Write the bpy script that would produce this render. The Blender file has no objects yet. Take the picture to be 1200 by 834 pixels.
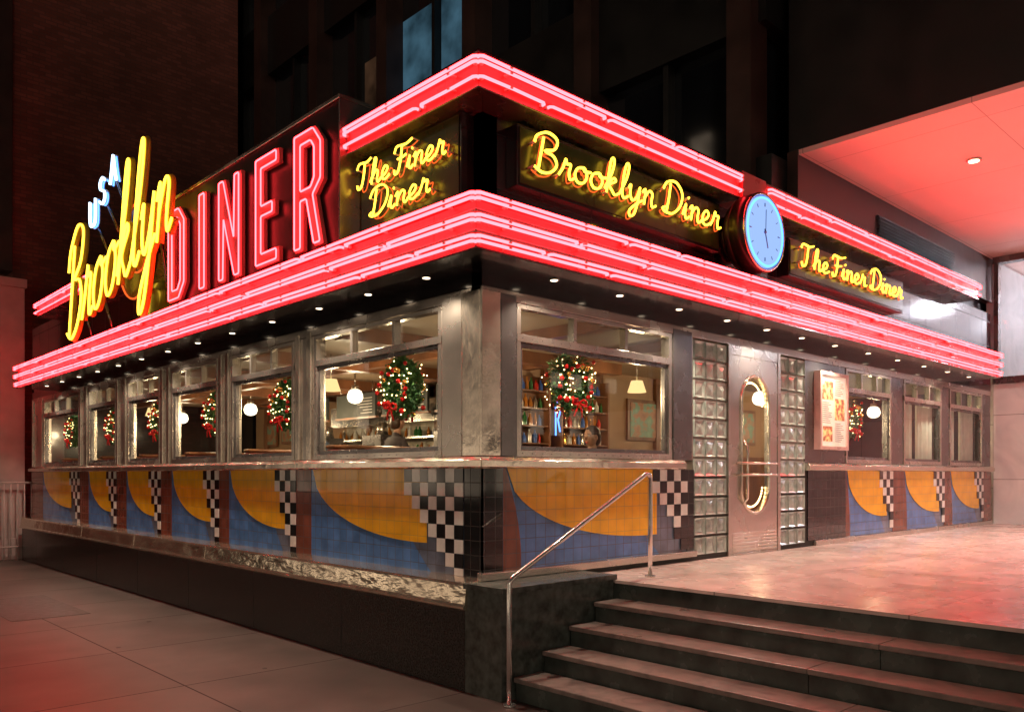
import bpy, bmesh, math, random
from mathutils import Vector, Matrix
random.seed(7)
scene=bpy.context.scene
# ------------------------------------------------------------ materials
def newmat(name):
    m=bpy.data.materials.new(name); m.use_nodes=True
    nt=m.node_tree
    for n in list(nt.nodes): nt.nodes.remove(n)
    out=nt.nodes.new('ShaderNodeOutputMaterial')
    return m,nt,out
def setin(n,k,v):
    if k in n.inputs: n.inputs[k].default_value=v
def c4(c): return (c[0],c[1],c[2],1)
def pbr(name,col,rough=.5,metal=0,var=.15,vscale=6,bump=0,bscale=40,coat=0,stretch=None,rvar=.1,spec=None,glow=0,bdist=.01,hue=None):
    m,nt,out=newmat(name); N=nt.nodes; Lk=nt.links
    p=N.new('ShaderNodeBsdfPrincipled'); Lk.new(p.outputs[0],out.inputs[0])
    setin(p,'Metallic',metal); setin(p,'Coat Weight',coat); setin(p,'Coat Roughness',.05)
    if spec is not None: setin(p,'Specular IOR Level',spec)
    tc=N.new('ShaderNodeTexCoord'); mp=N.new('ShaderNodeMapping'); Lk.new(tc.outputs['Object'],mp.inputs[0])
    if stretch: mp.inputs['Scale'].default_value=stretch
    nz=N.new('ShaderNodeTexNoise'); nz.inputs['Scale'].default_value=vscale; nz.inputs['Detail'].default_value=5
    Lk.new(mp.outputs[0],nz.inputs['Vector'])
    cr=N.new('ShaderNodeMapRange'); cr.inputs[1].default_value=.3; cr.inputs[2].default_value=.7
    cr.inputs[3].default_value=1-var; cr.inputs[4].default_value=1+var
    Lk.new(nz.outputs[0],cr.inputs[0])
    mx=N.new('ShaderNodeVectorMath'); mx.operation='SCALE'; mx.inputs[0].default_value=col
    if hue:
        hm=N.new('ShaderNodeMix'); hm.data_type='RGBA'; hm.inputs[6].default_value=c4(col); hm.inputs[7].default_value=c4(hue)
        h2=N.new('ShaderNodeMapRange'); h2.inputs[1].default_value=.45; h2.inputs[2].default_value=.55; Lk.new(nz.outputs[0],h2.inputs[0])
        Lk.new(h2.outputs[0],hm.inputs[0]); Lk.new(hm.outputs[2],mx.inputs[0])
    Lk.new(cr.outputs[0],mx.inputs['Scale']); Lk.new(mx.outputs[0],p.inputs['Base Color'])
    if glow: Lk.new(mx.outputs[0],p.inputs['Emission Color']); setin(p,'Emission Strength',glow)
    rr=N.new('ShaderNodeMapRange'); rr.inputs[1].default_value=.3; rr.inputs[2].default_value=.7
    rr.inputs[3].default_value=max(.02,rough-rvar*rough*2); rr.inputs[4].default_value=min(1,rough+rvar*rough*2)
    Lk.new(nz.outputs[0],rr.inputs[0]); Lk.new(rr.outputs[0],p.inputs['Roughness'])
    if bump:
        nb=N.new('ShaderNodeTexNoise'); nb.inputs['Scale'].default_value=bscale; nb.inputs['Detail'].default_value=3
        Lk.new(mp.outputs[0],nb.inputs['Vector'])
        b=N.new('ShaderNodeBump'); b.inputs['Strength'].default_value=bump; b.inputs['Distance'].default_value=bdist
        Lk.new(nb.outputs[0],b.inputs['Height']); Lk.new(b.outputs[0],p.inputs['Normal'])
    return m
def grid(name,col,gcol,bw,bh,mortar,rough=.2,offset=0,var=.2,mode='wall',bump=.3,coat=0,metal=0,vscale=3,lo=.72):
    m,nt,out=newmat(name); N=nt.nodes; Lk=nt.links
    p=N.new('ShaderNodeBsdfPrincipled'); Lk.new(p.outputs[0],out.inputs[0]); setin(p,'Metallic',metal); setin(p,'Coat Weight',coat)
    tc=N.new('ShaderNodeTexCoord'); sp=N.new('ShaderNodeSeparateXYZ'); Lk.new(tc.outputs['Object'],sp.inputs[0])
    cb=N.new('ShaderNodeCombineXYZ')
    if mode=='wall':
        ad=N.new('ShaderNodeMath'); Lk.new(sp.outputs[0],ad.inputs[0]); Lk.new(sp.outputs[1],ad.inputs[1])
        Lk.new(ad.outputs[0],cb.inputs[0]); Lk.new(sp.outputs[2],cb.inputs[1])
    else:
        Lk.new(sp.outputs[0],cb.inputs[0]); Lk.new(sp.outputs[1],cb.inputs[1])
    bt=N.new('ShaderNodeTexBrick'); bt.offset=offset
    bt.inputs['Scale'].default_value=1; bt.inputs['Brick Width'].default_value=bw; bt.inputs['Row Height'].default_value=bh
    bt.inputs['Mortar Size'].default_value=mortar; bt.inputs['Mortar Smooth'].default_value=.1
    bt.inputs['Color1'].default_value=c4([min(1,x*(1+var)) for x in col]); bt.inputs['Color2'].default_value=c4([x*(1-var) for x in col])
    bt.inputs['Mortar'].default_value=c4(gcol)
    Lk.new(cb.outputs[0],bt.inputs['Vector'])
    nz=N.new('ShaderNodeTexNoise'); nz.inputs['Scale'].default_value=vscale; nz.inputs['Detail'].default_value=6
    Lk.new(tc.outputs['Object'],nz.inputs['Vector'])
    mr=N.new('ShaderNodeMapRange'); mr.inputs[1].default_value=.3; mr.inputs[2].default_value=.7; mr.inputs[3].default_value=lo; mr.inputs[4].default_value=2-lo-.08
    Lk.new(nz.outputs[0],mr.inputs[0])
    vm=N.new('ShaderNodeVectorMath'); vm.operation='SCALE'; Lk.new(bt.outputs['Color'],vm.inputs[0]); Lk.new(mr.outputs[0],vm.inputs['Scale'])
    Lk.new(vm.outputs[0],p.inputs['Base Color'])
    rr=N.new('ShaderNodeMapRange'); rr.inputs[3].default_value=rough; rr.inputs[4].default_value=min(1,rough+.4)
    Lk.new(bt.outputs['Fac'],rr.inputs[0]); Lk.new(rr.outputs[0],p.inputs['Roughness'])
    iv=N.new('ShaderNodeMath'); iv.operation='SUBTRACT'; iv.inputs[0].default_value=1; Lk.new(bt.outputs['Fac'],iv.inputs[1])
    ad2=N.new('ShaderNodeMath'); ad2.operation='MULTIPLY_ADD'; Lk.new(nz.outputs[0],ad2.inputs[0]); ad2.inputs[1].default_value=.4; Lk.new(iv.outputs[0],ad2.inputs[2])
    b=N.new('ShaderNodeBump'); b.inputs['Strength'].default_value=bump; b.inputs['Distance'].default_value=.004
    Lk.new(ad2.outputs[0],b.inputs['Height']); Lk.new(b.outputs[0],p.inputs['Normal'])
    return m
def emit(name,col,st,noise=0):
    m,nt,out=newmat(name); e=nt.nodes.new('ShaderNodeEmission'); e.inputs[0].default_value=c4(col); e.inputs[1].default_value=st
    if noise:
        tc=nt.nodes.new('ShaderNodeTexCoord'); nz=nt.nodes.new('ShaderNodeTexNoise'); nz.inputs['Scale'].default_value=noise; nz.inputs['Detail'].default_value=4
        mr=nt.nodes.new('ShaderNodeMapRange'); mr.inputs[1].default_value=.35; mr.inputs[2].default_value=.65; mr.inputs[3].default_value=st*.25; mr.inputs[4].default_value=st*1.5
        nt.links.new(tc.outputs['Object'],nz.inputs['Vector']); nt.links.new(nz.outputs[0],mr.inputs[0]); nt.links.new(mr.outputs[0],e.inputs[1])
    nt.links.new(e.outputs[0],out.inputs[0]); return m
def glass(name,tint=(.93,.97,.95),refl=.07,rough=0.01):
    m,nt,out=newmat(name); N=nt.nodes; Lk=nt.links
    t=N.new('ShaderNodeBsdfTransparent'); t.inputs[0].default_value=c4(tint)
    g=N.new('ShaderNodeBsdfGlossy'); g.inputs['Roughness'].default_value=rough
    lw=N.new('ShaderNodeLayerWeight'); lw.inputs[0].default_value=.5
    pw=N.new('ShaderNodeMath'); pw.operation='POWER'; Lk.new(lw.outputs['Facing'],pw.inputs[0]); pw.inputs[1].default_value=4
    mu=N.new('ShaderNodeMath'); mu.operation='MULTIPLY_ADD'; Lk.new(pw.outputs[0],mu.inputs[0]); mu.inputs[1].default_value=.6; mu.inputs[2].default_value=refl
    mx=N.new('ShaderNodeMixShader'); Lk.new(mu.outputs[0],mx.inputs[0]); Lk.new(t.outputs[0],mx.inputs[1]); Lk.new(g.outputs[0],mx.inputs[2])
    Lk.new(mx.outputs[0],out.inputs[0]); return m
def marble(name,c1,c2,rough,tile=1.2,nsc=1.6):
    m,nt,out=newmat(name); N=nt.nodes; Lk=nt.links
    p=N.new('ShaderNodeBsdfPrincipled'); Lk.new(p.outputs[0],out.inputs[0])
    tc=N.new('ShaderNodeTexCoord')
    nz=N.new('ShaderNodeTexNoise'); nz.inputs['Scale'].default_value=nsc; nz.inputs['Detail'].default_value=9; nz.inputs['Distortion'].default_value=1.6
    Lk.new(tc.outputs['Object'],nz.inputs['Vector'])
    cr=N.new('ShaderNodeValToRGB'); cr.color_ramp.elements[0].position=.33; cr.color_ramp.elements[0].color=c4(c2)
    cr.color_ramp.elements[1].position=.60; cr.color_ramp.elements[1].color=c4(c1)
    Lk.new(nz.outputs[0],cr.inputs[0])
    bt=N.new('ShaderNodeTexBrick'); bt.offset=0; bt.inputs['Scale'].default_value=1; bt.inputs['Brick Width'].default_value=tile; bt.inputs['Row Height'].default_value=tile
    bt.inputs['Mortar Size'].default_value=.006; bt.inputs['Color1'].default_value=(1,1,1,1); bt.inputs['Color2'].default_value=(.84,.84,.84,1); bt.inputs['Mortar'].default_value=(.4,.4,.4,1)
    sp=N.new('ShaderNodeSeparateXYZ'); cb=N.new('ShaderNodeCombineXYZ'); Lk.new(tc.outputs['Object'],sp.inputs[0])
    ad=N.new('ShaderNodeMath'); Lk.new(sp.outputs[0],ad.inputs[0]); Lk.new(sp.outputs[2],ad.inputs[1]); Lk.new(ad.outputs[0],cb.inputs[0]); Lk.new(sp.outputs[1],cb.inputs[1])
    Lk.new(cb.outputs[0],bt.inputs['Vector'])
    mx=N.new('ShaderNodeVectorMath'); mx.operation='MULTIPLY'; Lk.new(cr.outputs[0],mx.inputs[0]); Lk.new(bt.outputs[0],mx.inputs[1]); Lk.new(mx.outputs[0],p.inputs['Base Color'])
    n2=N.new('ShaderNodeTexNoise'); n2.inputs['Scale'].default_value=3; Lk.new(tc.outputs['Object'],n2.inputs['Vector'])
    mr=N.new('ShaderNodeMapRange'); mr.inputs[3].default_value=rough*.5; mr.inputs[4].default_value=rough*1.6; Lk.new(n2.outputs[0],mr.inputs[0]); Lk.new(mr.outputs[0],p.inputs['Roughness'])
    return m

M={}
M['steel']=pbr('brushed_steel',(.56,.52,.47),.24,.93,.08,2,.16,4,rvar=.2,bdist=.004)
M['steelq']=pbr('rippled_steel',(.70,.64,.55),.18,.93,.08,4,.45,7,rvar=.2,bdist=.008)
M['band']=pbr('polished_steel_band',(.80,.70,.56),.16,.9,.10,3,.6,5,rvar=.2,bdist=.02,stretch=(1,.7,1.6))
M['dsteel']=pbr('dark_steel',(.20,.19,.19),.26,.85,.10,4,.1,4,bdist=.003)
M['tube_pole']=pbr('rail_steel',(.72,.70,.68),.2,.85,.08,9)
T=.11
M['blue']=grid('tile_blue',(.10,.24,.56),(.05,.07,.10),T,T,.003,.14,vscale=5,coat=.3,var=.12)
M['slate']=grid('tile_slate',(.17,.21,.30),(.07,.07,.08),T,T,.003,.17,vscale=5,coat=.3,var=.12)
M['yellow']=grid('tile_yellow',(.98,.50,.02),(.5,.28,.04),T,T,.002,.17,vscale=5,var=.05,coat=.3,lo=.85)
M['brown']=grid('tile_brown',(.22,.07,.045),(.07,.04,.035),T,T,.003,.17,vscale=5,coat=.3,var=.12)
M['black']=grid('tile_black',(.012,.012,.014),(.03,.025,.02),T,T,.0035,.08,vscale=5,coat=.3)
M['cblack']=pbr('checker_black',(.012,.012,.014),.1,0,.2,coat=.3)
M['cwhite']=pbr('checker_white',(.84,.82,.78),.15,0,.08,vscale=12,coat=.3)
M['grout']=pbr('grout',(.06,.055,.05),.8)
M['plum']=grid('enamel_plum',(.020,.009,.014),(.004,.003,.004),.62,.42,.006,.12,vscale=1.5,bump=.25,coat=.4)
M['ind']=pbr('enamel_black',(.012,.010,.012),.16,0,.2,coat=.3)
M['satin']=pbr('satin_black',(.010,.009,.010),.35,0,.3,3,spec=.25)
M['signback']=pbr('sign_panel_olive',(.030,.040,.012),.24,0,.3,3,.05,6)
M['fascia']=pbr('fascia_enamel',(.40,.055,.055),.30,.1,.12,4,.05,10)
M['granite']=pbr('black_granite',(.026,.024,.023),.22,0,.6,60,.05,80)
M['granite2']=pbr('green_granite',(.075,.088,.08),.2,0,.5,14,.05,60)
M['tread']=marble('step_marble',(.27,.21,.19),(.16,.13,.12),.32,50,5)
M['riser']=pbr('step_riser',(.055,.068,.062),.25,0,.5,5)
M['terrace']=marble('terrace_marble',(.68,.56,.52),(.46,.37,.34),.26,1.35,1.2)
M['marblew']=marble('white_marble',(.82,.81,.82),(.68,.68,.70),.2,1.1)
M['brick']=grid('brick_red',(.20,.055,.04),(.13,.06,.05),.215,.075,.009,.75,offset=.5,var=.25,vscale=.8,bump=.8)
M['sidewalk']=grid('sidewalk_concrete',(.095,.068,.060),(.035,.025,.022),1.6,1.6,.007,.42,var=.12,mode='floor',vscale=1.6,bump=.5,lo=.65)
M['slab']=pbr('sidewalk_patch',(.055,.042,.038),.5,0,.3,12,.4,60)
M['asphalt']=pbr('asphalt',(.05,.05,.05),.8,0,.25,3,.4,120)
M['kerb']=pbr('kerb_stone',(.25,.24,.22),.7,0,.2,8)
M['stone']=pbr('pilaster_stone',(.60,.50,.48),.7,0,.15,3,.2,20)
M['soffitw']=grid('soffit_panels',(.80,.62,.58),(.45,.34,.32),1.8,1.8,.005,.5,var=.02,mode='floor',vscale=.6,bump=.1,lo=.9)
M['dark']=pbr('dark_facade',(.012,.011,.011),.35,.1,.3,2)
M['darkcol']=pbr('bronze_column',(.060,.030,.025),.4,.3,.3,2)
M['winbk']=pbr('dark_window',(.010,.011,.014),.06,0,.3,1,coat=.5)
M['winblue']=emit('lit_window_blue',(.18,.42,.60),.17,1.3)
M['winwarm']=emit('lit_window_warm',(.6,.30,.16),.07,1.3)
M['winreflect']=emit('reflection_windows',(1,.76,.54),1.3,.6)  # unseen windows, made to glow so the steel has something to reflect
M['winspot']=emit('office_ceiling_light',(.8,.85,1),1.2)
M['glass']=glass('window_glass')
M['frost']=glass('frosted_transom',(.50,.54,.52),.16,.25)
M['block']=pbr('glass_block',(.38,.46,.42),.08,0,.35,9,.4,20,coat=1)
M['mortarl']=pbr('block_mortar',(.36,.33,.29),.7)
M['red']=emit('neon_red',(1,.024,.030),25)
M['yel']=emit('neon_yellow',(1,.60,.04),5)
M['yeld']=emit('amber_neon_and_reflection',(1,.13,.02),1.3)  # emblem tubes, and the imitated reflection behind the script letters
M['whiteneon']=emit('neon_white',(.55,.75,1),4)
M['blueneon']=emit('neon_blue',(.08,.25,1),4)
M['greenneon']=emit('neon_green',(.15,.9,.2),.6)
M['redpaint']=pbr('letter_red',(.26,.13,.12),.5,0,.1)
M['yelpaint']=pbr('letter_yellow',(.62,.42,.03),.4,0,.1)
M['elec']=pbr('tube_electrode',(.5,.47,.45),.3,0,.1)
M['clockface']=emit('clock_face',(.36,.55,1),1.05)
M['clockblk']=pbr('clock_hand',(.10,.16,.42),.3)
M['down']=emit('downlight',(1,.78,.55),6)
M['globe']=emit('milk_glass_globe',(1,.84,.62),3.2)
M['shade']=emit('parchment_shade',(1,.66,.28),1.5)
M['bulb']=emit('fairy_light',(1,.66,.28),16)
M['wood']=pbr('dark_wood',(.22,.09,.04),.35,0,.4,4,.1,20,stretch=(1,1,.2))
M['tan']=pbr('interior_wall',(.42,.26,.15),.6,0,.12,2)
M['tilew']=grid('kitchen_tile',(.50,.44,.34),(.30,.27,.22),.15,.15,.004,.2,bump=.2)
M['cream']=pbr('interior_ceiling',(.36,.26,.17),.6,0,.08,2)
M['floorin']=pbr('interior_floor',(.2,.12,.08),.4)
M['leaf1']=pbr('pine_green',(.04,.14,.045),.6,0,.4,30)
M['leaf2']=pbr('pine_green_light',(.10,.25,.07),.6,0,.4,30)
M['orn_r']=pbr('ornament_red',(.7,.02,.02),.15,.1)
M['orn_g']=pbr('ornament_gold',(.8,.5,.12),.2,.9)
M['leather']=pbr('booth_leather',(.20,.03,.02),.35,0,.2,9)
M['curtain']=pbr('curtain',(.62,.66,.58),.8,0,.1,9)
M['paper']=pbr('menu_paper',(.80,.72,.58),.5,glow=.40)  # emission put in so the menu sheet looks lit
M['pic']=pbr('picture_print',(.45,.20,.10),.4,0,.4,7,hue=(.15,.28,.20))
M['picl']=pbr('poster_print',(.60,.18,.08),.4,0,.4,14,hue=(.80,.6,.25),glow=.3)  # prints carry added glow too, matching the lit sheet
M['menured']=pbr('menu_frame',(.62,.40,.36),.3)
M['ink']=pbr('ink',(.22,.12,.10),.6)
M['chalk']=pbr('slate_board',(.03,.035,.03),.6)
M['bot1']=pbr('bottle_green',(.03,.14,.04),.1,coat=1); M['bot2']=pbr('bottle_amber',(.40,.14,.02),.1,coat=1); M['bot3']=pbr('bottle_red',(.55,.03,.02),.15,coat=1); M['bot4']=pbr('jar_white',(.6,.56,.5),.3); M['bot5']=pbr('can_blue',(.05,.12,.4),.3)
M['black_mat']=pbr('matte_black',(.012,.012,.012),.6)
M['skin']=pbr('skin',(.50,.28,.19),.5,0,.05); M['hair']=pbr('hair_brown',(.045,.022,.012),.5,0,.3,30)
M['shirt']=pbr('shirt_cloth',(.10,.14,.22),.8,0,.15,8); M['shirt2']=pbr('jacket_cloth',(.05,.04,.045),.8,0,.15,8); M['trouser']=pbr('trousers',(.04,.045,.06),.8)

# ------------------------------------------------------------ mesh builder
def empty(name):
    e=bpy.data.objects.new(name,None); scene.collection.objects.link(e); e.empty_display_size=.3; return e
I=lambda u,v,z:(u,v,z)
R=lambda u,v,z:(u,-v,z)
L=lambda u,v,z:(-v,u,z)
def LT(T0): return lambda u,v,z:(-v,T0-u,z)
class MB:
    def __init__(s): s.v=[];s.f=[];s.m=[];s.sm=[];s.mats=[]
    def mi(s,k):
        if k not in s.mats: s.mats.append(k)
        return s.mats.index(k)
    def poly(s,pts,k,sm=False):
        b=len(s.v); s.v+= [tuple(p) for p in pts]; s.f.append(tuple(range(b,b+len(pts)))); s.m.append(s.mi(k)); s.sm.append(sm)
    def box(s,m,a,b,k):
        P=[m(x,y,z) for x in (a[0],b[0]) for y in (a[1],b[1]) for z in (a[2],b[2])]
        o=len(s.v); s.v+=P; i=s.mi(k)
        for f in ((0,1,3,2),(4,6,7,5),(0,4,5,1),(2,3,7,6),(0,2,6,4),(1,5,7,3)):
            s.f.append(tuple(o+j for j in f)); s.m.append(i); s.sm.append(False)
    def prism(s,m,prof,u0,u1,k):
        o=len(s.v); n=len(prof); i=s.mi(k)
        s.v+=[m(u0,v,z) for v,z in prof]+[m(u1,v,z) for v,z in prof]
        s.f.append(tuple(o+j for j in range(n))); s.f.append(tuple(o+n+j for j in reversed(range(n)))); s.m+=[i,i]; s.sm+=[False,False]
        for j in range(n):
            s.f.append((o+j,o+(j+1)%n,o+n+(j+1)%n,o+n+j)); s.m.append(i); s.sm.append(False)
    def tube(s,pts,r,k,n=6,closed=False):
        P=[Vector(p) for p in pts]; i=s.mi(k)
        if len(P)<2: return
        N_=None; rings=[]
        cnt=len(P)
        for j in range(cnt):
            if closed: t=(P[(j+1)%cnt]-P[j-1])
            else: t=P[min(j+1,cnt-1)]-P[max(j-1,0)]
            if t.length<1e-7: t=Vector((0,0,1))
            t.normalize()
            if N_ is None:
                a=Vector((0,0,1)) if abs(t.z)<.9 else Vector((1,0,0))
                N_=t.cross(a).normalized()
            else:
                N_=(N_-t*N_.dot(t))
                if N_.length<1e-5: N_=t.orthogonal()
                N_.normalize()
            B=t.cross(N_)
            o=len(s.v)
            s.v+=[tuple(P[j]+N_*(r*math.cos(2*math.pi*q/n))+B*(r*math.sin(2*math.pi*q/n))) for q in range(n)]
            rings.append(o)
        rr=list(zip(rings,rings[1:]))
        if closed: rr.append((rings[-1],rings[0]))
        for a,b in rr:
            for q in range(n):
                s.f.append((a+q,a+(q+1)%n,b+(q+1)%n,b+q)); s.m.append(i); s.sm.append(True)
        if not closed:
            for a in (rings[0],rings[-1]):
                s.f.append(tuple(a+q for q in range(n))); s.m.append(i); s.sm.append(False)
    def cyl(s,c0,c1,r0,k,r1=None,n=20,sm=True):
        r1=r0 if r1 is None else r1
        a=Vector(c0);b=Vector(c1);t=(b-a).normalized();nn=t.orthogonal().normalized();B=t.cross(nn);o=len(s.v);i=s.mi(k)
        for c,r in ((a,r0),(b,r1)):
            s.v+=[tuple(c+nn*(r*math.cos(2*math.pi*q/n))+B*(r*math.sin(2*math.pi*q/n))) for q in range(n)]
        for q in range(n):
            s.f.append((o+q,o+(q+1)%n,o+n+(q+1)%n,o+n+q)); s.m.append(i); s.sm.append(sm)
        s.f.append(tuple(o+q for q in range(n))); s.f.append(tuple(o+n+q for q in range(n))); s.m+=[i,i]; s.sm+=[False,False]
    def lathe(s,c,prof,k,n=16):
        o=len(s.v); i=s.mi(k); c=Vector(c)
        for r,z in prof:
            s.v+=[(c.x+r*math.cos(2*math.pi*q/n),c.y+r*math.sin(2*math.pi*q/n),c.z+z) for q in range(n)]
        for j in range(len(prof)-1):
            for q in range(n):
                s.f.append((o+j*n+q,o+j*n+(q+1)%n,o+(j+1)*n+(q+1)%n,o+(j+1)*n+q)); s.m.append(i); s.sm.append(True)
    def ball(s,c,r,k,n=8):
        s.lathe(c,[(max(1e-4,r*math.sin(math.pi*j/6)),-r*math.cos(math.pi*j/6)) for j in range(7)],k,n)
    def ellipsoid(s,c,rx,ry,rz,k,n=16,rows=10,z0=-1,sq=lambda z:1):
        o=len(s.v); i=s.mi(k)
        for j in range(rows+1):
            th=math.acos(-max(-1,min(1,z0+(1-z0)*j/rows))) ; zz=-math.cos(th); rr=max(1e-3,math.sin(th))*sq(zz)
            for q in range(n): s.v.append((c[0]+rx*rr*math.cos(2*math.pi*q/n),c[1]+ry*rr*math.sin(2*math.pi*q/n),c[2]+rz*zz))
        for j in range(rows):
            for q in range(n):
                s.f.append((o+j*n+q,o+j*n+(q+1)%n,o+(j+1)*n+(q+1)%n,o+(j+1)*n+q)); s.m.append(i); s.sm.append(True)
    def mesh(s,name):
        me=bpy.data.meshes.new(name); me.from_pydata(s.v,[],s.f); me.update()
        for k in s.mats: me.materials.append(M[k])
        me.polygons.foreach_set('material_index',s.m); me.polygons.foreach_set('use_smooth',s.sm)
        bm=bmesh.new(); bm.from_mesh(me); bmesh.ops.recalc_face_normals(bm,faces=bm.faces); bm.to_mesh(me); bm.free()
        return me
    def build(s,name,parent=None,bevel=0):
        o=bpy.data.objects.new(name,s.mesh(name)); scene.collection.objects.link(o)
        if parent: o.parent=parent
        if bevel:
            b=o.modifiers.new('bevel','BEVEL'); b.width=bevel; b.segments=2; b.limit_method='ANGLE'; b.angle_limit=math.radians(50)
        return o
def flatshape(name,loops,k,mat4,depth,parent):
    cu=bpy.data.curves.new(name,'CURVE'); cu.dimensions='2D'; cu.fill_mode='BOTH'; cu.extrude=depth/2
    for lp in loops:
        sp=cu.splines.new('POLY'); sp.points.add(len(lp)-1); sp.use_cyclic_u=True
        for i,(x,y) in enumerate(lp): sp.points[i].co=(x,y,0,1)
    tmp=bpy.data.objects.new(name+'_t',cu); scene.collection.objects.link(tmp)
    dg=bpy.context.evaluated_depsgraph_get(); me=bpy.data.meshes.new_from_object(tmp.evaluated_get(dg))
    bpy.data.objects.remove(tmp); me.transform(mat4); me.materials.clear(); me.materials.append(M[k])
    for p in me.polygons: p.use_smooth=False
    o=bpy.data.objects.new(name,me); scene.collection.objects.link(o); o.parent=parent; return o
def matR(u,v,z): return Matrix(((1,0,0,u),(0,0,-1,-v),(0,1,0,z),(0,0,0,1)))
def matL(t,v,z): return Matrix(((0,0,-1,-v),(-1,0,0,t),(0,1,0,z),(0,0,0,1)))
def catmull(pts,k=5):
    P=[Vector((p[0],p[1],0)) for p in pts]; out=[]
    for i in range(len(P)-1):
        p0=P[max(i-1,0)];p1=P[i];p2=P[i+1];p3=P[min(i+2,len(P)-1)]
        for j in range(k):
            t=j/k
            q=.5*((2*p1)+(-p0+p2)*t+(2*p0-5*p1+4*p2-p3)*t*t+(-p0+3*p1-3*p2+p3)*t**3)
            out.append((q.x,q.y))
    out.append((P[-1].x,P[-1].y)); return out
G={
'B':(1.42,[[(.35,1.95),(.32,1.2),(.28,0.02)],[(-.1,1.5),(.0,1.95),(.55,2.3),(1.1,2.05),(1.02,1.45),(.5,1.2),(1.0,1.05),(1.25,.6),(1.0,.1),(.5,-.08),(.05,.15)]]),
'D':(1.55,[[(.4,2.0),(.38,1.0),(.3,.05)],[(-.1,1.5),(.15,2.05),(.8,2.2),(1.35,1.6),(1.3,.7),(.8,.05),(.25,.0),(.0,.2),(.2,.35)]]),
'T':(1.1,[[(-.35,1.6),(-.2,2.0),(.2,2.0),(.6,1.95),(.95,2.15)],[(.38,1.97),(.38,1.0),(.25,.15),(-.05,0),(-.18,.35)]]),
'F':(1.0,[[(-.25,1.6),(-.1,2.05),(.4,2.02),(.8,2.0),(1.25,2.2)],[(.38,2.0),(.38,1.0),(.25,.15),(-.02,0),(-.12,.35)],[(.1,1.08),(.5,1.1),(.85,1.2)]]),
'r':(.85,[[(0,.1),(.2,.6),(.3,1.15),(.4,.88),(.62,.9),(.58,.4),(.68,.03),(.9,.15)]]),
'o':(.98,[[(.55,1.0),(.2,.85),(.08,.4),(.3,.02),(.65,.1),(.8,.55),(.6,.98),(.62,.8),(1.0,.85)]]),
'k':(1.0,[[(0,.2),(.35,1.3),(.42,2.1),(.25,2.2),(.17,1.5),(.15,.0)],[(.17,.55),(.5,1.0),(.66,.85),(.28,.52),(.5,.2),(.7,.0),(1,.2)]]),
'l':(.56,[[(0,.2),(.35,1.3),(.42,2.1),(.25,2.2),(.14,1.4),(.16,.3),(.33,0),(.58,.2)]]),
'h':(.98,[[(0,.2),(.33,1.2),(.38,1.85),(.25,1.95),(.17,1.4),(.15,.0)],[(.17,.5),(.42,.97),(.65,.85),(.64,.3),(.75,0),(1,.2)]]),
'y':(.97,[[(0,.75),(.12,1.0),(.14,.4),(.35,.03),(.62,.35),(.76,1.0)],[(.76,1.0),(.72,.1),(.55,-.8),(.28,-1.0),(.22,-.65),(.6,-.15),(1.0,.2)]]),
'n':(1.0,[[(0,.75),(.16,1.02),(.2,.6),(.18,0.0)],[(.2,.5),(.45,.97),(.7,.85),(.69,.3),(.8,0),(1.03,.15)]]),
'i':(.52,[[(0,.2),(.18,.98),(.18,.3),(.32,0),(.55,.2)],[(.3,1.4),(.36,1.5)]]),
'e':(.8,[[(0,.22),(.4,.42),(.58,.8),(.35,1.02),(.12,.65),(.18,.12),(.48,0),(.82,.25)]]),
' ':(.55,[]),
}
def script(mb,text,m,u0,z0,sx,sy,v,r,k,slant=.18,slope=0,hooks=None,n=6):
    x=0
    for ch in text:
        adv,st=G[ch]
        for s_ in st:
            pts=catmull(s_,4 if len(s_)>3 else 3)
            P=[]
            for (a,b) in pts:
                uu=(x+a)*sx+b*sy*slant; P.append(m(u0+uu,v,z0+b*sy+uu*slope))
            mb.tube(P,r,k,n)
            if hooks:
                for e in (P[0],P[-1]):
                    q=(pts[0] if e is P[0] else pts[-1]); uu=(x+q[0])*sx+q[1]*sy*slant
                    mb.tube([e,m(u0+uu,hooks,z0+q[1]*sy+uu*slope)],r*.9,'elec',5)
        x+=adv
    return x*sx
def light(kind,name,loc,energy,col,parent=None,**kw):
    l=bpy.data.lights.new(name,kind); l.energy=energy; l.color=col
    for a,b in kw.items(): setattr(l,a,b)
    o=bpy.data.objects.new(name,l); o.location=loc; scene.collection.objects.link(o)
    if parent: o.parent=parent
    return o

# ------------------------------------------------------------ ground
g=MB(); g.poly([(-400,-400,-.14),(400,-400,-.14),(400,400,-.14),(-400,400,-.14)],'asphalt'); g.build('ground')
s=MB()
s.box(I,(-7.6,-40,-.12),(60,60,0),'sidewalk'); s.box(I,(-7.9,-40,-.13),(-7.603,60,-.002),'kerb')
s.box(I,(-1.9,5.6,.001),(-1.1,7.6,.004),'slab')
for x,y,r in ((-2.6,1.2,.03),(-1.5,3.4,.022),(-3.2,3.0,.035),(-.9,1.7,.02),(-2.0,-.6,.028),(-1.2,-1.6,.02),(-3.4,5.5,.04),(-.8,4.6,.025),(-2.3,4.3,.02)):
    s.cyl((x,y,.001),(x,y,.003),r,'slab',n=9)   # trodden gum spots
s.build('sidewalk')
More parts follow.
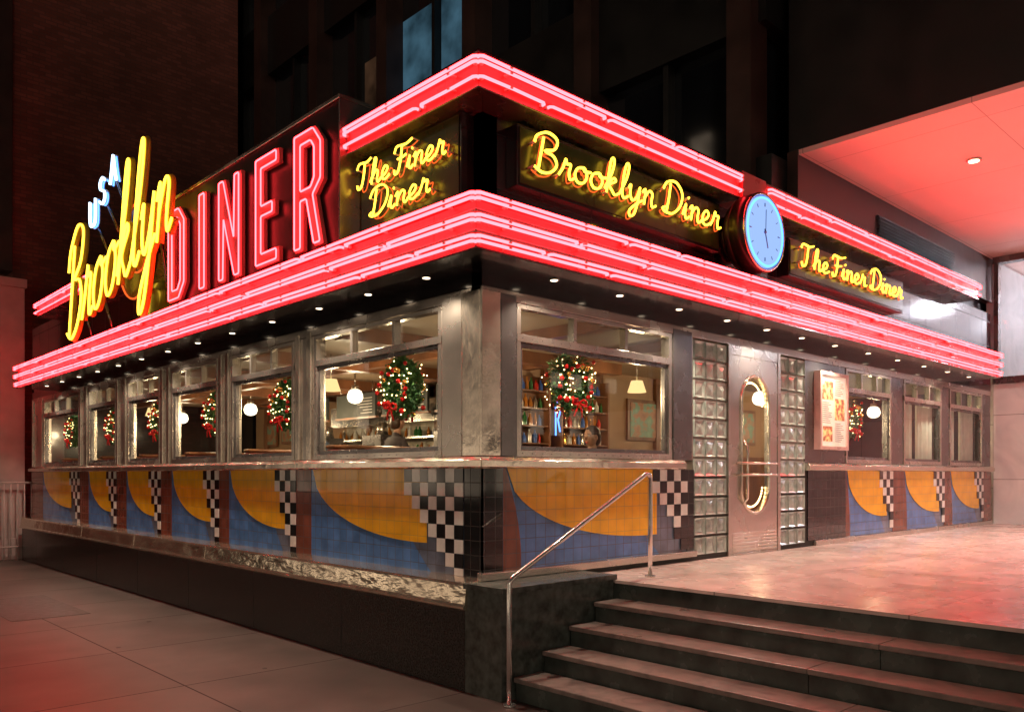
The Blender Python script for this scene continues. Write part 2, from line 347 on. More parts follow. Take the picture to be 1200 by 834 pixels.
# ------------------------------------------------------------ diner
D=empty('diner_building')
LEN_R=11.55; LEN_L=12.9
CR=10.42; CL=11.95; RR_=10.05; RL=11.42
LW=[(.48,2.46),(2.86,4.30),(4.66,6.05),(6.45,7.68),(8.19,9.47),(9.97,12.07)]
RW=[(.35,2.38),(6.05,7.42),(7.85,9.27),(9.62,11.1)]
p=MB()
p.box(L,(0,-.1,0),(LEN_L,.17,.60),'granite')
for k in range(1,8): p.box(L,(k*1.7,.1701,.01),(k*1.7+.006,.1712,.595),'black_mat')
p.box(I,(-.17,-.40,0),(1.05,-.003,.76),'granite2')
p.box(I,(-.19,-.43,.762),(1.06,-.003,.802),'granite2')
p.build('plinth',D,.006)
b=MB()
def seg(fn,u0,u1,step):
    x=u0
    while x<u1-.2:
        e=min(x+step,u1); fn(x,e-.004 if e<u1 else e); x=e
seg(lambda a,c: b.prism(L,[(0,.60),(.19,.60),(.215,.615),(.215,.63),(.200,.65),(.185,.78),(.17,.80),(0,.82)],a,c,'band'),-.03,LEN_L,2.3)
b.prism(R,[(0,.805),(.05,.805),(.05,.86),(0,.87)],-.05,2.74,'steel')
b.prism(R,[(0,.755),(.04,.755),(.04,.82),(0,.83)],5.2,LEN_R,'steel')
for m,u0,u1 in ((L,-.06,LEN_L),(R,-.06,2.74),(R,5.0,LEN_R)):
    seg(lambda a,c: b.prism(m,[(-.02,1.65),(.05,1.65),(.07,1.66),(.07,1.71),(.04,1.735),(-.02,1.74)],a,c,'steelq'),u0,u1,2.6)
b.build('steel_trim',D,.003)
tp=MB()
def ell(u,cu,a,bb): return 1.648-bb*math.sqrt(max(0,1-((u-cu)/a)**2))
def panel(m,u0,W,z0,ncol,brown=True):
    zt=1.648
    q=lambda pts,v,k: tp.poly([m(u0+a,v,c) for a,c in pts],k)
    q([(0,z0),(W,z0),(W,zt),(0,zt)],.006,'slate')
    n=14
    q([(0,z0)]+[(0,zt)]+[(.6*W,zt)]+[(.6*W+.22*W*(i/n)**2,zt-(zt-z0)*(i/n)) for i in range(1,n+1)],.009,'blue')
    if brown:
        bw=.16 if W>1.8 else .10
        q([(0,z0)]+[(0,zt)]+[(bw*.2+bw*math.sin(i/n*math.pi*.55),zt-(zt-z0)*(i/n)) for i in range(n+1)],.012,'brown')
    ur=.80*W if W>1.8 else .86*W
    cu_=.74*W if W>1.8 else .80*W
    a=cu_-.04
    pts=[(.04+(ur-.04)*i/24,ell(.04+(ur-.04)*i/24,cu_,a,.60)) for i in range(25)]
    q([(.04,zt)]+pts[1:]+[(ur,zt)],.015,'yellow')
    uc=W-ncol*T
    rows=int((zt-z0)/T+.5)
    for r in range(rows):
        st=int(r*ncol/(rows*.95))
        for c in range(st,ncol):
            if r>=rows-2 and c>st: k='cblack'
            else: k='cwhite' if (r+c)%2 else 'cblack'
            za=1.65-r*T-.003; zb=max(z0,1.65-(r+1)*T+.001)
            if zb>=za-.02: continue
            tp.box(m,(u0+uc+c*T+.002,.014,zb),(u0+uc+(c+1)*T-.002,.020,za),k)
zL=.82; zR=.865
for i,(a,bq) in enumerate(LW):
    lo=.20 if i==0 else a-.06
    W=round((bq-lo)/T)*T
    hi=lo+W
    panel(LT(hi),0,W,zL,7 if i==0 else (5 if W>1.8 else 4),brown=False)
    nxt=(LW[i+1][0]-.06) if i+1<len(LW) else LEN_L
    tp.box(L,(hi+.002,.0,zL),(nxt-.002,.013,1.648),'brown')
tp.box(L,(-.012,0,zL),(.198,.012,1.648),'black'); tp.box(R,(-.012,0,zR),(.20,.012,1.648),'black')
panel(R,.202,2.42,zR,5); tp.box(R,(2.624,0,zR),(2.738,.012,1.648),'black')
tp.box(R,(5.05,0,.83),(6.03,.012,1.648),'black')
for i,(a,bq) in enumerate(RW[1:]):
    W=round((bq-a+.1)/T)*T; panel(R,a-.02,W,.83,4)
    nxt=RW[i+2][0]-.022 if i<2 else LEN_R
    tp.box(R,(a-.02+W+.002,0,.83),(nxt-.002,.013,1.648),'brown')
tp.build('tile_panels',D)
w=MB()
w.box(L,(0,-.14,.02),(LEN_L,-.004,1.648),'grout'); w.box(R,(.0,-.14,.02),(3.36,-.004,1.648),'grout'); w.box(R,(4.36,-.14,.02),(LEN_R,-.004,1.648),'grout')
def piers(wins,length):
    e=0; edges=[]
    for a,bq in wins: edges.append((e,a)); e=bq
    edges.append((e,length)); return edges
for i,(a,bq) in enumerate(piers(LW,LEN_L)):
    w.box(L,(a,-.12,1.741),(bq,.0,2.94),'steel')
    if i:
        w.box(L,(a+.05,0.001,1.741),(a+.13,.022,2.985),'steelq'); w.box(L,(bq-.13,0.001,1.741),(bq-.05,.022,2.985),'steelq')
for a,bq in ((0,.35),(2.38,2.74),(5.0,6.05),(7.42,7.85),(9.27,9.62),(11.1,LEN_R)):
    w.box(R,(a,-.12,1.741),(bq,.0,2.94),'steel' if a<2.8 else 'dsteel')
w.box(R,(2.40,.001,1.741),(2.70,.018,2.985),'dsteel')
w.box(I,(-.03,-.03,1.742),(.16,-.001,2.99),'steelq'); w.box(I,(-.03,0,1.742),(-.001,.20,2.99),'steelq')
w.box(I,(.18,-.018,1.742),(.34,-.001,2.99),'dsteel')
w.box(I,(-.02,.22,1.742),(-.001,.46,2.99),'steel')
w.box(L,(0,-.12,2.941),(LEN_L,.012,3.02),'steel'); w.box(R,(-.012,-.12,2.941),(LEN_R,.012,3.02),'steel')
w.box(L,(0,-.12,3.021),(LEN_L,.004,3.14),'ind'); w.box(R,(-.004,-.12,3.021),(LEN_R,.004,3.14),'ind')
w.box(I,(0,LEN_L-.12,0),(4.6,LEN_L-.002,3.5),'ind')
w.build('walls',D,.004)
up=MB()
up.box(L,(0,-.15,3.13),(LEN_L,.0,4.34),'plum'); up.box(R,(0,-.15,3.13),(LEN_R,.0,4.34),'plum')
up.box(I,(.16,LEN_L-.15,3.505),(4.6,LEN_L,4.34),'plum')
up.box(I,(.02,.02,4.341),(11.5,12.88,4.36),'black_mat')
up.build('upper_walls',D)
fr=MB(); gl=MB()
def window(m,a,bq,npan=3):
    z0,z1,z2,z3=1.742,2.64,2.70,2.935
    for (u0,u1,za,zb,v) in ((a,bq,z0,z0+.05,.012),(a,bq,z1,z2,.014),(a,bq,z3-.035,z3,.012)):
        fr.box(m,(u0,-.06,za),(u1,v,zb),'steel')
    for u in (a,bq-.045): fr.box(m,(u,-.058,z0+.05),(u+.045,.010,z3-.035),'steel')
    for (u0,u1,za,zb) in ((a+.047,bq-.047,z0+.052,z0+.085),(a+.047,bq-.047,z1-.035,z1-.002),(a+.047,a+.08,z0+.086,z1-.036),(bq-.08,bq-.047,z0+.086,z1-.036)):
        fr.box(m,(u0,-.055,za),(u1,-.012,zb),'dsteel')
    for j in range(1,npan):
        u=a+(bq-a)*j/npan; fr.box(m,(u-.02,-.057,z2+.001),(u+.02,.008,z3-.036),'steel')
    u=a+.06
    while u<bq-.05:
        for zz in (z1+.03,z0+.025): fr.cyl(m(u,.012,zz),m(u,.017,zz),.005,'dsteel',n=6)
        u+=.11
    gl.poly([m(a+.07,-.04,z0+.07),m(bq-.07,-.04,z0+.07),m(bq-.07,-.04,z1-.02),m(a+.07,-.04,z1-.02)],'glass')
    gl.poly([m(a+.03,-.035,z2),m(bq-.03,-.035,z2),m(bq-.03,-.035,z3-.03),m(a+.03,-.035,z3-.03)],'frost')
for a,bq in LW: window(L,a,bq)
for a,bq in RW: window(R,a,bq)
fr.build('window_frames',D,.003); gl.build('window_glass',D)
gb=MB()
def blocks(m,u0,u1,z0,z1,nc,nr):
    gb.box(m,(u0,-.10,z0),(u1,-.012,z1),'mortarl')
    du=(u1-u0)/nc; dz=(z1-z0)/nr
    for i in range(nc):
        for j in range(nr):
            a=u0+i*du+.008; c=u0+(i+1)*du-.008; e=z0+j*dz+.008; f=z0+(j+1)*dz-.008
            q=.028
            O=[m(a,-.011,e),m(c,-.011,e),m(c,-.011,f),m(a,-.011,f)]
            A=[m(a+.006,.012,e+.006),m(c-.006,.012,e+.006),m(c-.006,.012,f-.006),m(a+.006,.012,f-.006)]
            B=[m(a+q,-.004,e+q),m(c-q,-.004,e+q),m(c-q,-.004,f-q),m(a+q,-.004,f-q)]
            jx,jz=random.uniform(-.012,.012),random.uniform(-.012,.012)
            C=m((a+c)/2+jx,.012,(e+f)/2+jz)
            for X,Y in ((O,A),(A,B)):
                for k in range(4): gb.poly([X[k],X[(k+1)%4],Y[(k+1)%4],Y[k]],'block')
            for k in range(4): gb.poly([B[k],B[(k+1)%4],C],'block',True)
blocks(R,2.745,3.33,.80,2.93,3,11); blocks(R,4.39,4.99,.80,2.93,3,11)
gb.build('glass_block_panels',D)
dr=MB()
for u in (3.332,4.328): dr.box(R,(u,-.10,.762),(u+.06,.03,2.94),'steel')
dr.box(R,(3.394,-.10,2.84),(4.326,.028,2.94),'steel'); dr.box(R,(3.394,-.1,.762),(4.326,.02,.78),'steel')
def oval(cx,cz,a,h,n=40):
    pts=[]
    for i in range(n):
        t=2*math.pi*i/n; x=a*math.cos(t); y=a*math.sin(t)+(h if math.sin(t)>=0 else -h)
        pts.append((cx+x,cz+y))
    return pts
flatshape('door_leaf',[[(3.398,.785),(4.322,.785),(4.322,2.835),(3.398,2.835)],oval(3.86,1.92,.27,.44)],'steel',matR(0,.0,0),.045,D)
ov=oval(3.86,1.92,.28,.45)
dr.tube([R(x,.025,z) for x,z in ov],.018,'steelq',8,closed=True)
dr.poly([R(x,-.01,z) for x,z in oval(3.86,1.92,.27,.44)],'glass')
for x,z in oval(3.86,1.92,.235,.43,44): dr.ball(R(x,-.03,z),.009,'bulb',6)
for zz in (1.60,1.72): dr.tube([R(3.50,.03,zz),R(3.50,.08,zz),R(4.22,.08,zz),R(4.22,.03,zz)],.013,'steelq',8)
dr.tube([R(3.62,.03,1.95),R(3.62,.075,1.9),R(3.62,.075,1.35),R(3.62,.03,1.3)],.014,'steelq',8)
for j in range(6): dr.box(R,(3.42,.0235,.80+j*.035),(4.30,.028,.80+j*.035+.02),'steelq')
dr.build('door_frame',D,.002)
ca=MB()
V=.45
ca.box(I,(-V,-V,3.14),(CR,.01,3.46),'fascia'); ca.box(I,(-V,.0105,3.14),(.01,CL,3.46),'fascia')
ca.box(I,(-V-.03,-V-.03,3.461),(CR,-.005,3.50),'fascia'); ca.box(I,(-V-.03,-.0045,3.461),(-.005,CL+.03,3.50),'fascia')
ca.box(I,(-V-.02,-V-.02,3.118),(CR,.005,3.139),'ind'); ca.box(I,(-V-.02,.0055,3.118),(.005,CL+.02,3.139),'ind')
for zz in (3.385,3.245):
    ca.prism(R,[(V-.005,zz-.02),(V+.012,zz-.012),(V+.012,zz+.012),(V-.005,zz+.02)],-V-.011,CR,'dsteel')
    ca.prism(L,[(V-.005,zz-.02),(V+.012,zz-.012),(V+.012,zz+.012),(V-.005,zz+.02)],-V-.011,CL,'dsteel')
ca.build('canopy_fascia',D,.006)
V2=.27
ca=MB()
ca.box(I,(-V2,-V2,4.342),(3.15,.005,4.56),'fascia'); ca.box(I,(-V2,.0055,4.342),(.005,RL,4.56),'fascia')
ca.box(I,(3.152,-.30,4.33),(3.60,.005,4.60),'fascia')
ca.box(I,(3.602,-V2,4.342),(RR_,.005,4.56),'fascia')
ca.box(I,(-V2-.03,-V2-.03,4.561),(3.15,.004,4.585),'ind'); ca.box(I,(3.602,-V2-.03,4.561),(RR_,.004,4.585),'ind'); ca.box(I,(-V2-.03,.0045,4.561),(.005,RL,4.585),'ind')
ca.box(I,(-V2-.015,-V2-.015,4.325),(3.15,.004,4.341),'dsteel'); ca.box(I,(3.602,-V2-.015,4.325),(RR_,.004,4.341),'dsteel'); ca.box(I,(-V2-.015,.0045,4.325),(.005,RL,4.341),'dsteel')
ca.build('roof_fascia',D,.005)
nm=MB()
def run(m,u0,u1,v,z,r=.0115,seg=2.35,ph=0):
    us=[u0]; x=u0+seg*(1-ph)
    while x<u1-.5: us.append(x); x+=seg
    us.append(u1)
    for a,bq in zip(us,us[1:]):
        A=a+.03; B=bq-.03
        nm.tube([m(A,v-.05,z),m(A,v-.015,z),m(A+.02,v,z),m((A+B)/2,v+random.uniform(-.003,.003),z+random.uniform(-.003,.003)),m(B-.02,v,z),m(B,v-.015,z),m(B,v-.05,z)],r,'red',8)
        for e in (A,B): nm.tube([m(e,v-.07,z),m(e,v-.035,z)],r*1.35,'elec',8)
    x=u0+.3
    while x<u1:
        nm.box(m,(x,v-.06,z-.006),(x+.022,v+.006+r,z+.006),'elec'); x+=.78
for z,v,ph in ((3.478,V+.075,.0),(3.442,V+.075,.3),(3.333,V+.07,.55),(3.298,V+.07,.2),(3.195,V+.065,.7),(3.160,V+.06,.4)):
    run(R,-v,CR,v,z,ph=ph); run(L,-v,CL,v,z,ph=ph)
for zz in (3.44,3.32,3.20): run(lambda u,vv,z_:(u,CL+.05,z_),-.45,0,0,zz)
for z,v,ph in ((4.525,V2+.06,0.),(4.487,V2+.06,.4),(4.385,V2+.055,.7)):
    run(R,-v,3.14,v,z,ph=ph); run(R,3.62,RR_,v,z,ph=ph); run(L,-v,1.46,v,z,ph=ph); run(L,8.3,RL,v,z,ph=ph)
nm.build('neon_tubes',D)
dl=MB()
spots=[]
for u in (.55,1.35,2.2,3.0,3.75,4.5,5.3,6.2,7.1,8.0,8.9,9.8):
    dl.cyl(R(u,.22,3.117),R(u,.22,3.108),.04,'steel',n=16); dl.cyl(R(u,.22,3.1075),R(u,.22,3.106),.028,'down',n=16); spots.append(R(u,.25,3.10))
for u in (.4,1.2,2.0,2.9,3.8,4.7,5.6,6.5,7.4,8.3,9.2,10.1,11.0):
    dl.cyl(L(u,.22,3.117),L(u,.22,3.108),.04,'steel',n=16); dl.cyl(L(u,.22,3.1075),L(u,.22,3.106),.028,'down',n=16); spots.append(L(u,.25,3.10))
dl.build('soffit_downlights',D)
for i,sx in enumerate(spots):
    if i%2==0: light('SPOT','downlight_lamp',sx,110,(1,.80,.60),D,spot_size=math.radians(130),spot_blend=.6,shadow_soft_size=.03)
# ------------------------------------------------------------ signs
S=empty('brooklyn_diner_neon_sign'); a=MB()
a.box(R,(.24,.002,3.80),(3.0,.13,4.27),'ind'); a.box(R,(.26,.131,3.82),(2.98,.14,4.25),'signback'); a.build('sign_panel',S,.006)
a=MB()
script(a,'Brooklyn Diner',R,.33,3.93,.196,.135,.21,.0105,'yel',slope=.02,hooks=.14)
script(a,'Brooklyn Diner',R,.342,3.915,.196,.135,.165,.006,'yeld',slope=.02)  # dim amber copy stands in for the letters' reflection on the panel
a.build('neon_script',S)
S=empty('finer_diner_neon_sign'); a=MB()
a.box(R,(4.38,.002,3.80),(7.5,.13,4.22),'ind'); a.box(R,(4.40,.131,3.82),(7.48,.14,4.20),'signback'); a.build('sign_panel',S,.006)
a=MB(); script(a,'The Finer Diner',R,4.55,3.92,.212,.12,.21,.011,'yel',slope=.01,hooks=.14); script(a,'The Finer Diner',R,4.565,3.905,.212,.12,.165,.006,'yeld',slope=.01); a.build('neon_script',S)  # second, amber script imitates the reflection behind the yellow tubes
S=empty('finer_diner_neon_sign'); a=MB()
a.box(L,(.09,.002,3.66),(1.445,.13,4.32),'ind'); a.box(L,(.11,.131,3.68),(1.43,.14,4.30),'signback'); a.build('sign_panel',S,.006)
a=MB(); script(a,'The Finer',LT(1.42),.06,4.03,.155,.105,.21,.0085,'yel',slope=-.02,hooks=.14); script(a,'Diner',LT(1.42),.22,3.755,.175,.105,.21,.0085,'yel',slope=.02,hooks=.14)
script(a,'The Finer',LT(1.42),.07,4.018,.155,.105,.165,.005,'yeld',slope=-.02); script(a,'Diner',LT(1.42),.23,3.743,.175,.105,.165,.005,'yeld',slope=.02); a.build('neon_script',S)  # amber copies imitate the reflection of both lines
S=empty('diner_letters_sign'); a=MB()
a.box(L,(1.46,-.05,3.505),(5.35,.335,4.80),'satin')
a.box(L,(1.44,-.07,4.801),(5.37,.355,4.84),'steel'); a.box(L,(1.44,-.06,3.506),(1.459,.35,4.80),'dsteel')
a.build('sign_box',S,.006)
H=1.06
LET={
'D':([(0,0),(.33,0),(.5,.17),(.5,.89),(.33,H),(0,H)],[(.15,.14),(.28,.14),(.35,.22),(.35,.84),(.28,.92),(.15,.92)]),
'I':([(0,0),(.17,0),(.17,H),(0,H)],),
'N':([(0,0),(.14,0),(.14,.62),(.37,0),(.51,0),(.51,H),(.37,H),(.37,.43),(.14,H),(0,H)],),
'E':([(0,0),(.46,0),(.46,.14),(.15,.14),(.15,.46),(.38,.46),(.38,.6),(.15,.6),(.15,.92),(.46,.92),(.46,H),(0,H)],),
'R':([(0,0),(.15,0),(.15,.42),(.22,.42),(.35,0),(.5,0),(.37,.45),(.5,.56),(.5,.9),(.36,H),(0,H)],[(.15,.55),(.3,.55),(.35,.61),(.35,.86),(.3,.92),(.15,.92)])}
a=MB()
for ch,t in (('D',5.12),('I',4.24),('N',3.74),('E',2.90),('R',2.14)):
    lp=LET[ch]
    flatshape('letter_'+ch,lp,'redpaint',matL(t,.365,3.60),.04,S)
    for k,ring in enumerate(lp):
        n=len(ring); P=[Vector(q) for q in ring]; out=[]
        area=sum(P[i].x*P[(i+1)%n].y-P[(i+1)%n].x*P[i].y for i in range(n)); sg=1 if area>0 else -1
        d=.022*(1 if k==0 else -1)
        for i in range(n):
            e0=(P[i]-P[i-1]).normalized(); e1=(P[(i+1)%n]-P[i]).normalized()
            n0=Vector((-e0.y,e0.x))*sg; n1=Vector((-e1.y,e1.x))*sg
            bs=(n0+n1); bs=bs/max(.3,bs.dot(n0)) if bs.length>1e-4 else n0
            out.append(P[i]+bs*d)
        dense=[]
        for i in range(n):
            A=out[i];B=out[(i+1)%n]; ln=(B-A).length
            e=min(.012,ln*.3); dr_=(B-A).normalized(); dense+= [A+dr_*e,B-dr_*e]
        a.tube([(-.405,t-q.x,3.60+q.y) for q in dense],.008,'red',6,closed=True)
a.build('neon_outline',S)
S=empty('brooklyn_script_sign'); m=LT(8.75)
a=MB(); script(a,'Brooklyn',m,.1,3.56,.515,.63,.50,.036,'yelpaint',slant=.2,slope=.20,n=8)
script(a,'Brooklyn',m,.1,3.56,.515,.63,.548,.015,'yel',slant=.2,slope=.20,n=6)
a.cyl(L(6.3,.30,4.45),L(6.3,.36,4.45),.62,'signback',n=40)
ring=[L(6.3+.6*math.cos(t*math.pi/20),.37,4.45+.6*math.sin(t*math.pi/20)) for t in range(40)]
a.tube(ring,.012,'yeld',6,closed=True)
for rr,kk in ((.28,'yeld'),(.18,'greenneon')):
    a.tube([L(6.15+rr*math.cos(t*math.pi/12),.38,4.35+.7*rr*math.sin(t*math.pi/12)) for t in range(24)],.012,kk,6,closed=True)
for t in (7.9,6.9,5.9,4.9): a.box(L,(t,.02,3.52),(t+.05,.34,3.57),'dsteel')
for t in (8.3,7.4,6.3,5.4): a.tube([L(t,.25,3.5),L(t,.40,4.6 if t<7 else 4.0)],.02,'dsteel',6)
a.build('script_letters',S)
a=MB()
def neonpoly(pts,T0,z0,sc,k='whiteneon'):
    P=catmull(pts,4); a.tube([(-.56,T0-x*sc,z0+y*sc) for x,y in P],.026,'elec',8); a.tube([(-.60,T0-x*sc,z0+y*sc) for x,y in P],.017,k,6); a.tube([(-.57,T0-x*sc-.035,z0+y*sc-.02) for x,y in P],.010,'blueneon',6)
neonpoly([(0,1),(0,.9),(0,.3),(.12,.03),(.35,0),(.58,.05),(.68,.3),(.68,.9),(.68,1)],7.35,4.93,.34)
neonpoly([(.62,.85),(.35,1),(.08,.85),(.1,.62),(.35,.5),(.6,.38),(.6,.12),(.33,0),(.03,.15)],6.95,5.13,.34)
neonpoly([(0,0),(.15,.4),(.32,.95),(.34,1),(.36,.95),(.53,.4),(.7,0)],6.53,5.30,.34); neonpoly([(.14,.35),(.35,.36),(.55,.35)],6.53,5.30,.34)
a.tube([L(7.2,.40,4.6),L(7.2,.55,4.95)],.02,'dsteel',6); a.tube([L(6.8,.40,4.8),L(6.8,.55,5.15)],.02,'dsteel',6); a.tube([L(6.4,.40,4.9),L(6.4,.55,5.32)],.02,'dsteel',6)
a.build('usa_letters',S)
C=empty('wall_clock'); a=MB(); cu,cz=3.28,3.98
a.cyl(R(cu,.0,cz),R(cu,.22,cz),.24,'ind',n=40); a.cyl(R(cu,.2,cz),R(cu,.30,cz),.33,'satin',.385,n=48); a.cyl(R(cu,.301,cz),R(cu,.46,cz),.385,'satin',n=48)
a.tube([R(cu+.37*math.cos(t*math.pi/30),.46,cz+.37*math.sin(t*math.pi/30)) for t in range(60)],.016,'steel',8,closed=True)
a.cyl(R(cu,.45,cz),R(cu,.464,cz),.350,'clockface',n=48)
a.tube([R(cu+.33*math.cos(t*math.pi/30),.475,cz+.33*math.sin(t*math.pi/30)) for t in range(60)],.012,'blueneon',6,closed=True)
for h in range(12):
    th=h*math.pi/6; c,s_=math.cos(th),math.sin(th)
    a.tube([R(cu+.25*s_,.468,cz+.25*c),R(cu+.285*s_,.468,cz+.285*c)],.004 if h%3 else .006,'clockblk',4)
a.tube([R(cu-.01,.472,cz+.03),R(cu+.05,.472,cz-.15)],.006,'clockblk',4); a.tube([R(cu,.476,cz-.04),R(cu+.01,.476,cz+.22)],.004,'clockblk',4)
a.cyl(R(cu,.465,cz),R(cu,.48,cz),.014,'clockblk',n=16)
a.build('clock_body',C)
C=empty('menu_board'); a=MB()
a.box(R,(5.22,.001,1.90),(5.96,.06,2.83),'menured')
for bx in ((5.22,.061,1.90,5.96,.085,1.94),(5.22,.061,2.79,5.96,.085,2.83),(5.22,.061,1.941,5.26,.085,2.789),(5.92,.061,1.941,5.96,.085,2.789)): a.box(R,bx[:3],bx[3:],'menured')
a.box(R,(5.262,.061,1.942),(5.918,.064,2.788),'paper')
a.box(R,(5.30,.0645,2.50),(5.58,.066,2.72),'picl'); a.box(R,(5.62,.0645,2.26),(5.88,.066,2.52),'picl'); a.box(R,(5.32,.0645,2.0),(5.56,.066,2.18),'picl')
for c,(u,z0_,z1_) in enumerate(((5.31,2.22,2.47),(5.63,2.0,2.22),(5.63,2.56,2.74))):
    z=z0_
    while z<z1_:
        a.box(R,(u,.0645,z),(u+.14+.1*random.random(),.0655,z+.006),'ink'); z+=.024
a.build('board_body',C)
# ------------------------------------------------------------ interior
n_=MB()
n_.box(I,(.15,.15,.60),(11.4,12.7,.77),'floorin'); n_.box(I,(.13,.13,3.04),(11.4,12.7,3.12),'cream')
n_.box(I,(4.4,3.0,.77),(4.5,12.7,3.04),'tan'); n_.box(I,(4.4,2.9,.77),(11.4,2.999,3.04),'tan')
n_.box(I,(4.36,3.0,.77),(4.399,12.7,1.9),'wood')
n_.box(I,(4.37,3.3,1.901),(4.398,8.9,2.95),'tilew')
for y in range(4,13,2): n_.box(I,(4.3,y,.77),(4.355,y+.12,3.04),'wood')
for y in (2.2,4.2,6.2,8.2,10.2): n_.box(I,(.15,y,2.90),(4.35,y+.14,3.039),'wood')
for x in (1.7,3.2): n_.box(I,(x,.2,2.93),(x+.12,12.6,3.038),'wood')
n_.box(I,(2.9,3.2,.77),(3.5,9.0,1.85),'wood'); n_.box(I,(2.8,3.1,1.851),(3.6,9.1,1.90),'steel')
n_.box(I,(3.85,3.2,2.45),(4.36,8.6,2.80),'steel')
for zz in (1.95,2.2): n_.box(I,(4.05,3.1,zz),(4.36,9.5,zz+.03),'steel')
for y,z_,k in ((9.9,2.2,'pic'),(10.8,2.25,'pic'),(11.6,2.2,'pic')):
    n_.box(I,(4.33,y,z_),(4.359,y+.6,z_+.5),'wood'); n_.box(I,(4.32,y+.05,z_+.05),(4.329,y+.55,z_+.45),k)
for x in (5.3,6.6,8.0,9.6):
    n_.box(I,(x,2.86,2.1),(x+.8,2.899,2.7),'wood'); n_.box(I,(x+.05,2.85,2.15),(x+.75,2.859,2.65),'pic')
n_.box(I,(3.0,2.87,.77),(11.4,2.899,1.9),'wood')
n_.box(I,(3.0,2.9,.77),(4.4,2.998,3.04),'tan')
for x in (3.55,4.65,5.95,7.35): n_.box(I,(x,2.84,1.9),(x+.08,2.898,3.03),'wood')
for y in (3.3,4.6,5.9,7.3):
    n_.box(I,(3.0,y,2.50),(3.04,y+1.1,2.86),'chalk'); n_.box(I,(2.995,y-.03,2.47),(3.045,y+1.13,2.499),'wood')
    for k in range(6): n_.box(I,(2.996,y+.08,2.55+k*.045),(2.9995,y+.3+.6*random.random(),2.562+k*.045),'bot4')
    for yy in (y+.1,y+1.0): n_.tube([(3.02,yy,2.86),(3.02,yy,3.04)],.006,'steel',5)
n_.build('interior_room',D)
bt=MB()
ks=['bot1','bot2','bot3','bot4','bot5','orn_g','steel','bot2','bot3']
def bottle(mb,x,y,z,r,h,k): mb.lathe((x,y,z),[(r,0),(r,h*.6),(r*.35,h*.8),(r*.35,h)],k,10)
for zz in (1.98,2.23,1.905):
    y=3.2
    while y<9.0:
        k=random.choice(ks); r=random.uniform(.03,.05); h=random.uniform(.1,.2)
        x=random.uniform(4.12,4.3) if zz!=1.905 else random.uniform(2.95,3.45)
        if zz==1.905 and random.random()<.35: y+=.15; continue
        bottle(bt,x,y,zz,r,h,k); y+=random.uniform(.09,.18)
bt.build('bottles_and_jars')
ds=MB()
for x0,x1 in ((2.05,3.45),(3.65,4.6)):
    ds.box(I,(x0,2.62,.77),(x1,2.84,1.75),'wood')
    ds.box(I,(x0,2.62,1.751),(x0+.03,2.84,2.85),'wood'); ds.box(I,(x1-.03,2.62,1.751),(x1,2.84,2.85),'wood'); ds.box(I,(x0+.031,2.82,1.751),(x1-.031,2.839,2.85),'wood')
    for zz in (1.76,1.98,2.20,2.42,2.64):
        ds.box(I,(x0+.031,2.63,zz),(x1-.031,2.819,zz+.018),'wood'); x=x0+.08
        while x<x1-.07:
            k=random.choice(ks); r=random.uniform(.022,.038); bottle(ds,x,2.71,zz+.0185,r,random.uniform(.11,.175),k); x+=r*2+random.uniform(.008,.035)
ds.tube([(3.52,2.60,2.1),(3.52,2.60,2.5),(3.58,2.60,2.55),(3.6,2.60,2.4),(3.56,2.60,2.3),(3.6,2.60,2.15)],.01,'blueneon',6)
ds.build('bottle_shelf')
co=MB()
for x,y in ((3.2,4.2),(3.2,6.0),(3.2,7.6)):
    z0=1.905
    co.box(I,(x-.2,y-.25,z0),(x+.15,y+.25,z0+.3),'dsteel'); co.cyl((x,y,z0+.3),(x,y,z0+.5),.10,'steel',.07); co.box(I,(x-.24,y-.1,z0+.08),(x-.2,y+.1,z0+.15),'black_mat')
    co.cyl((x-.1,y+.3,z0),(x-.1,y+.3,z0+.16),.06,'bot4',.05)
co.build('coffee_machine')
bo=MB()
for y in (2.6,4.45,6.2,7.9,9.7,11.9):
    bo.box(I,(.25,y-.07,.77),(1.5,y+.07,1.86),'leather'); bo.box(I,(.24,y-.08,1.861),(1.52,y+.08,1.90),'wood')
bo.build('booth_seats',None,.02)
st=MB()
for y in (3.6,4.6,5.6,6.6,7.6,8.6):
    st.cyl((2.4,y,.77),(2.4,y,1.45),.03,'steel'); st.cyl((2.4,y,1.45),(2.4,y,1.53),.18,'leather',.17); st.cyl((2.4,y,.77),(2.4,y,.79),.2,'steel')
st.build('counter_stools')
tb=MB(); tb.box(I,(1.75,.95,1.48),(2.55,1.75,1.52),'wood'); tb.cyl((2.15,1.35,.78),(2.15,1.35,1.48),.04,'steel'); tb.cyl((2.15,1.35,.77),(2.15,1.35,.79),.25,'steel')
tb.cyl((2.0,1.2,1.521),(2.0,1.2,1.62),.035,'bot4'); tb.cyl((2.3,1.5,1.521),(2.3,1.5,1.62),.035,'bot3'); tb.build('cafe_table')
ch=MB()
for cx,sgn in ((1.42,-1),(2.88,1)):
    ch.box(I,(cx-.2,1.15,1.19),(cx+.2,1.55,1.23),'leather'); bx=cx+sgn*.2
    ch.box(I,(bx-.02,1.16,1.231),(bx+.02,1.54,1.72),'wood')
    for dx in (-.18,.18):
        for dy in (1.17,1.53): ch.cyl((cx+dx,dy,.77),(cx+dx,dy,1.19),.016,'steel',n=8)
ch.build('cafe_chairs')
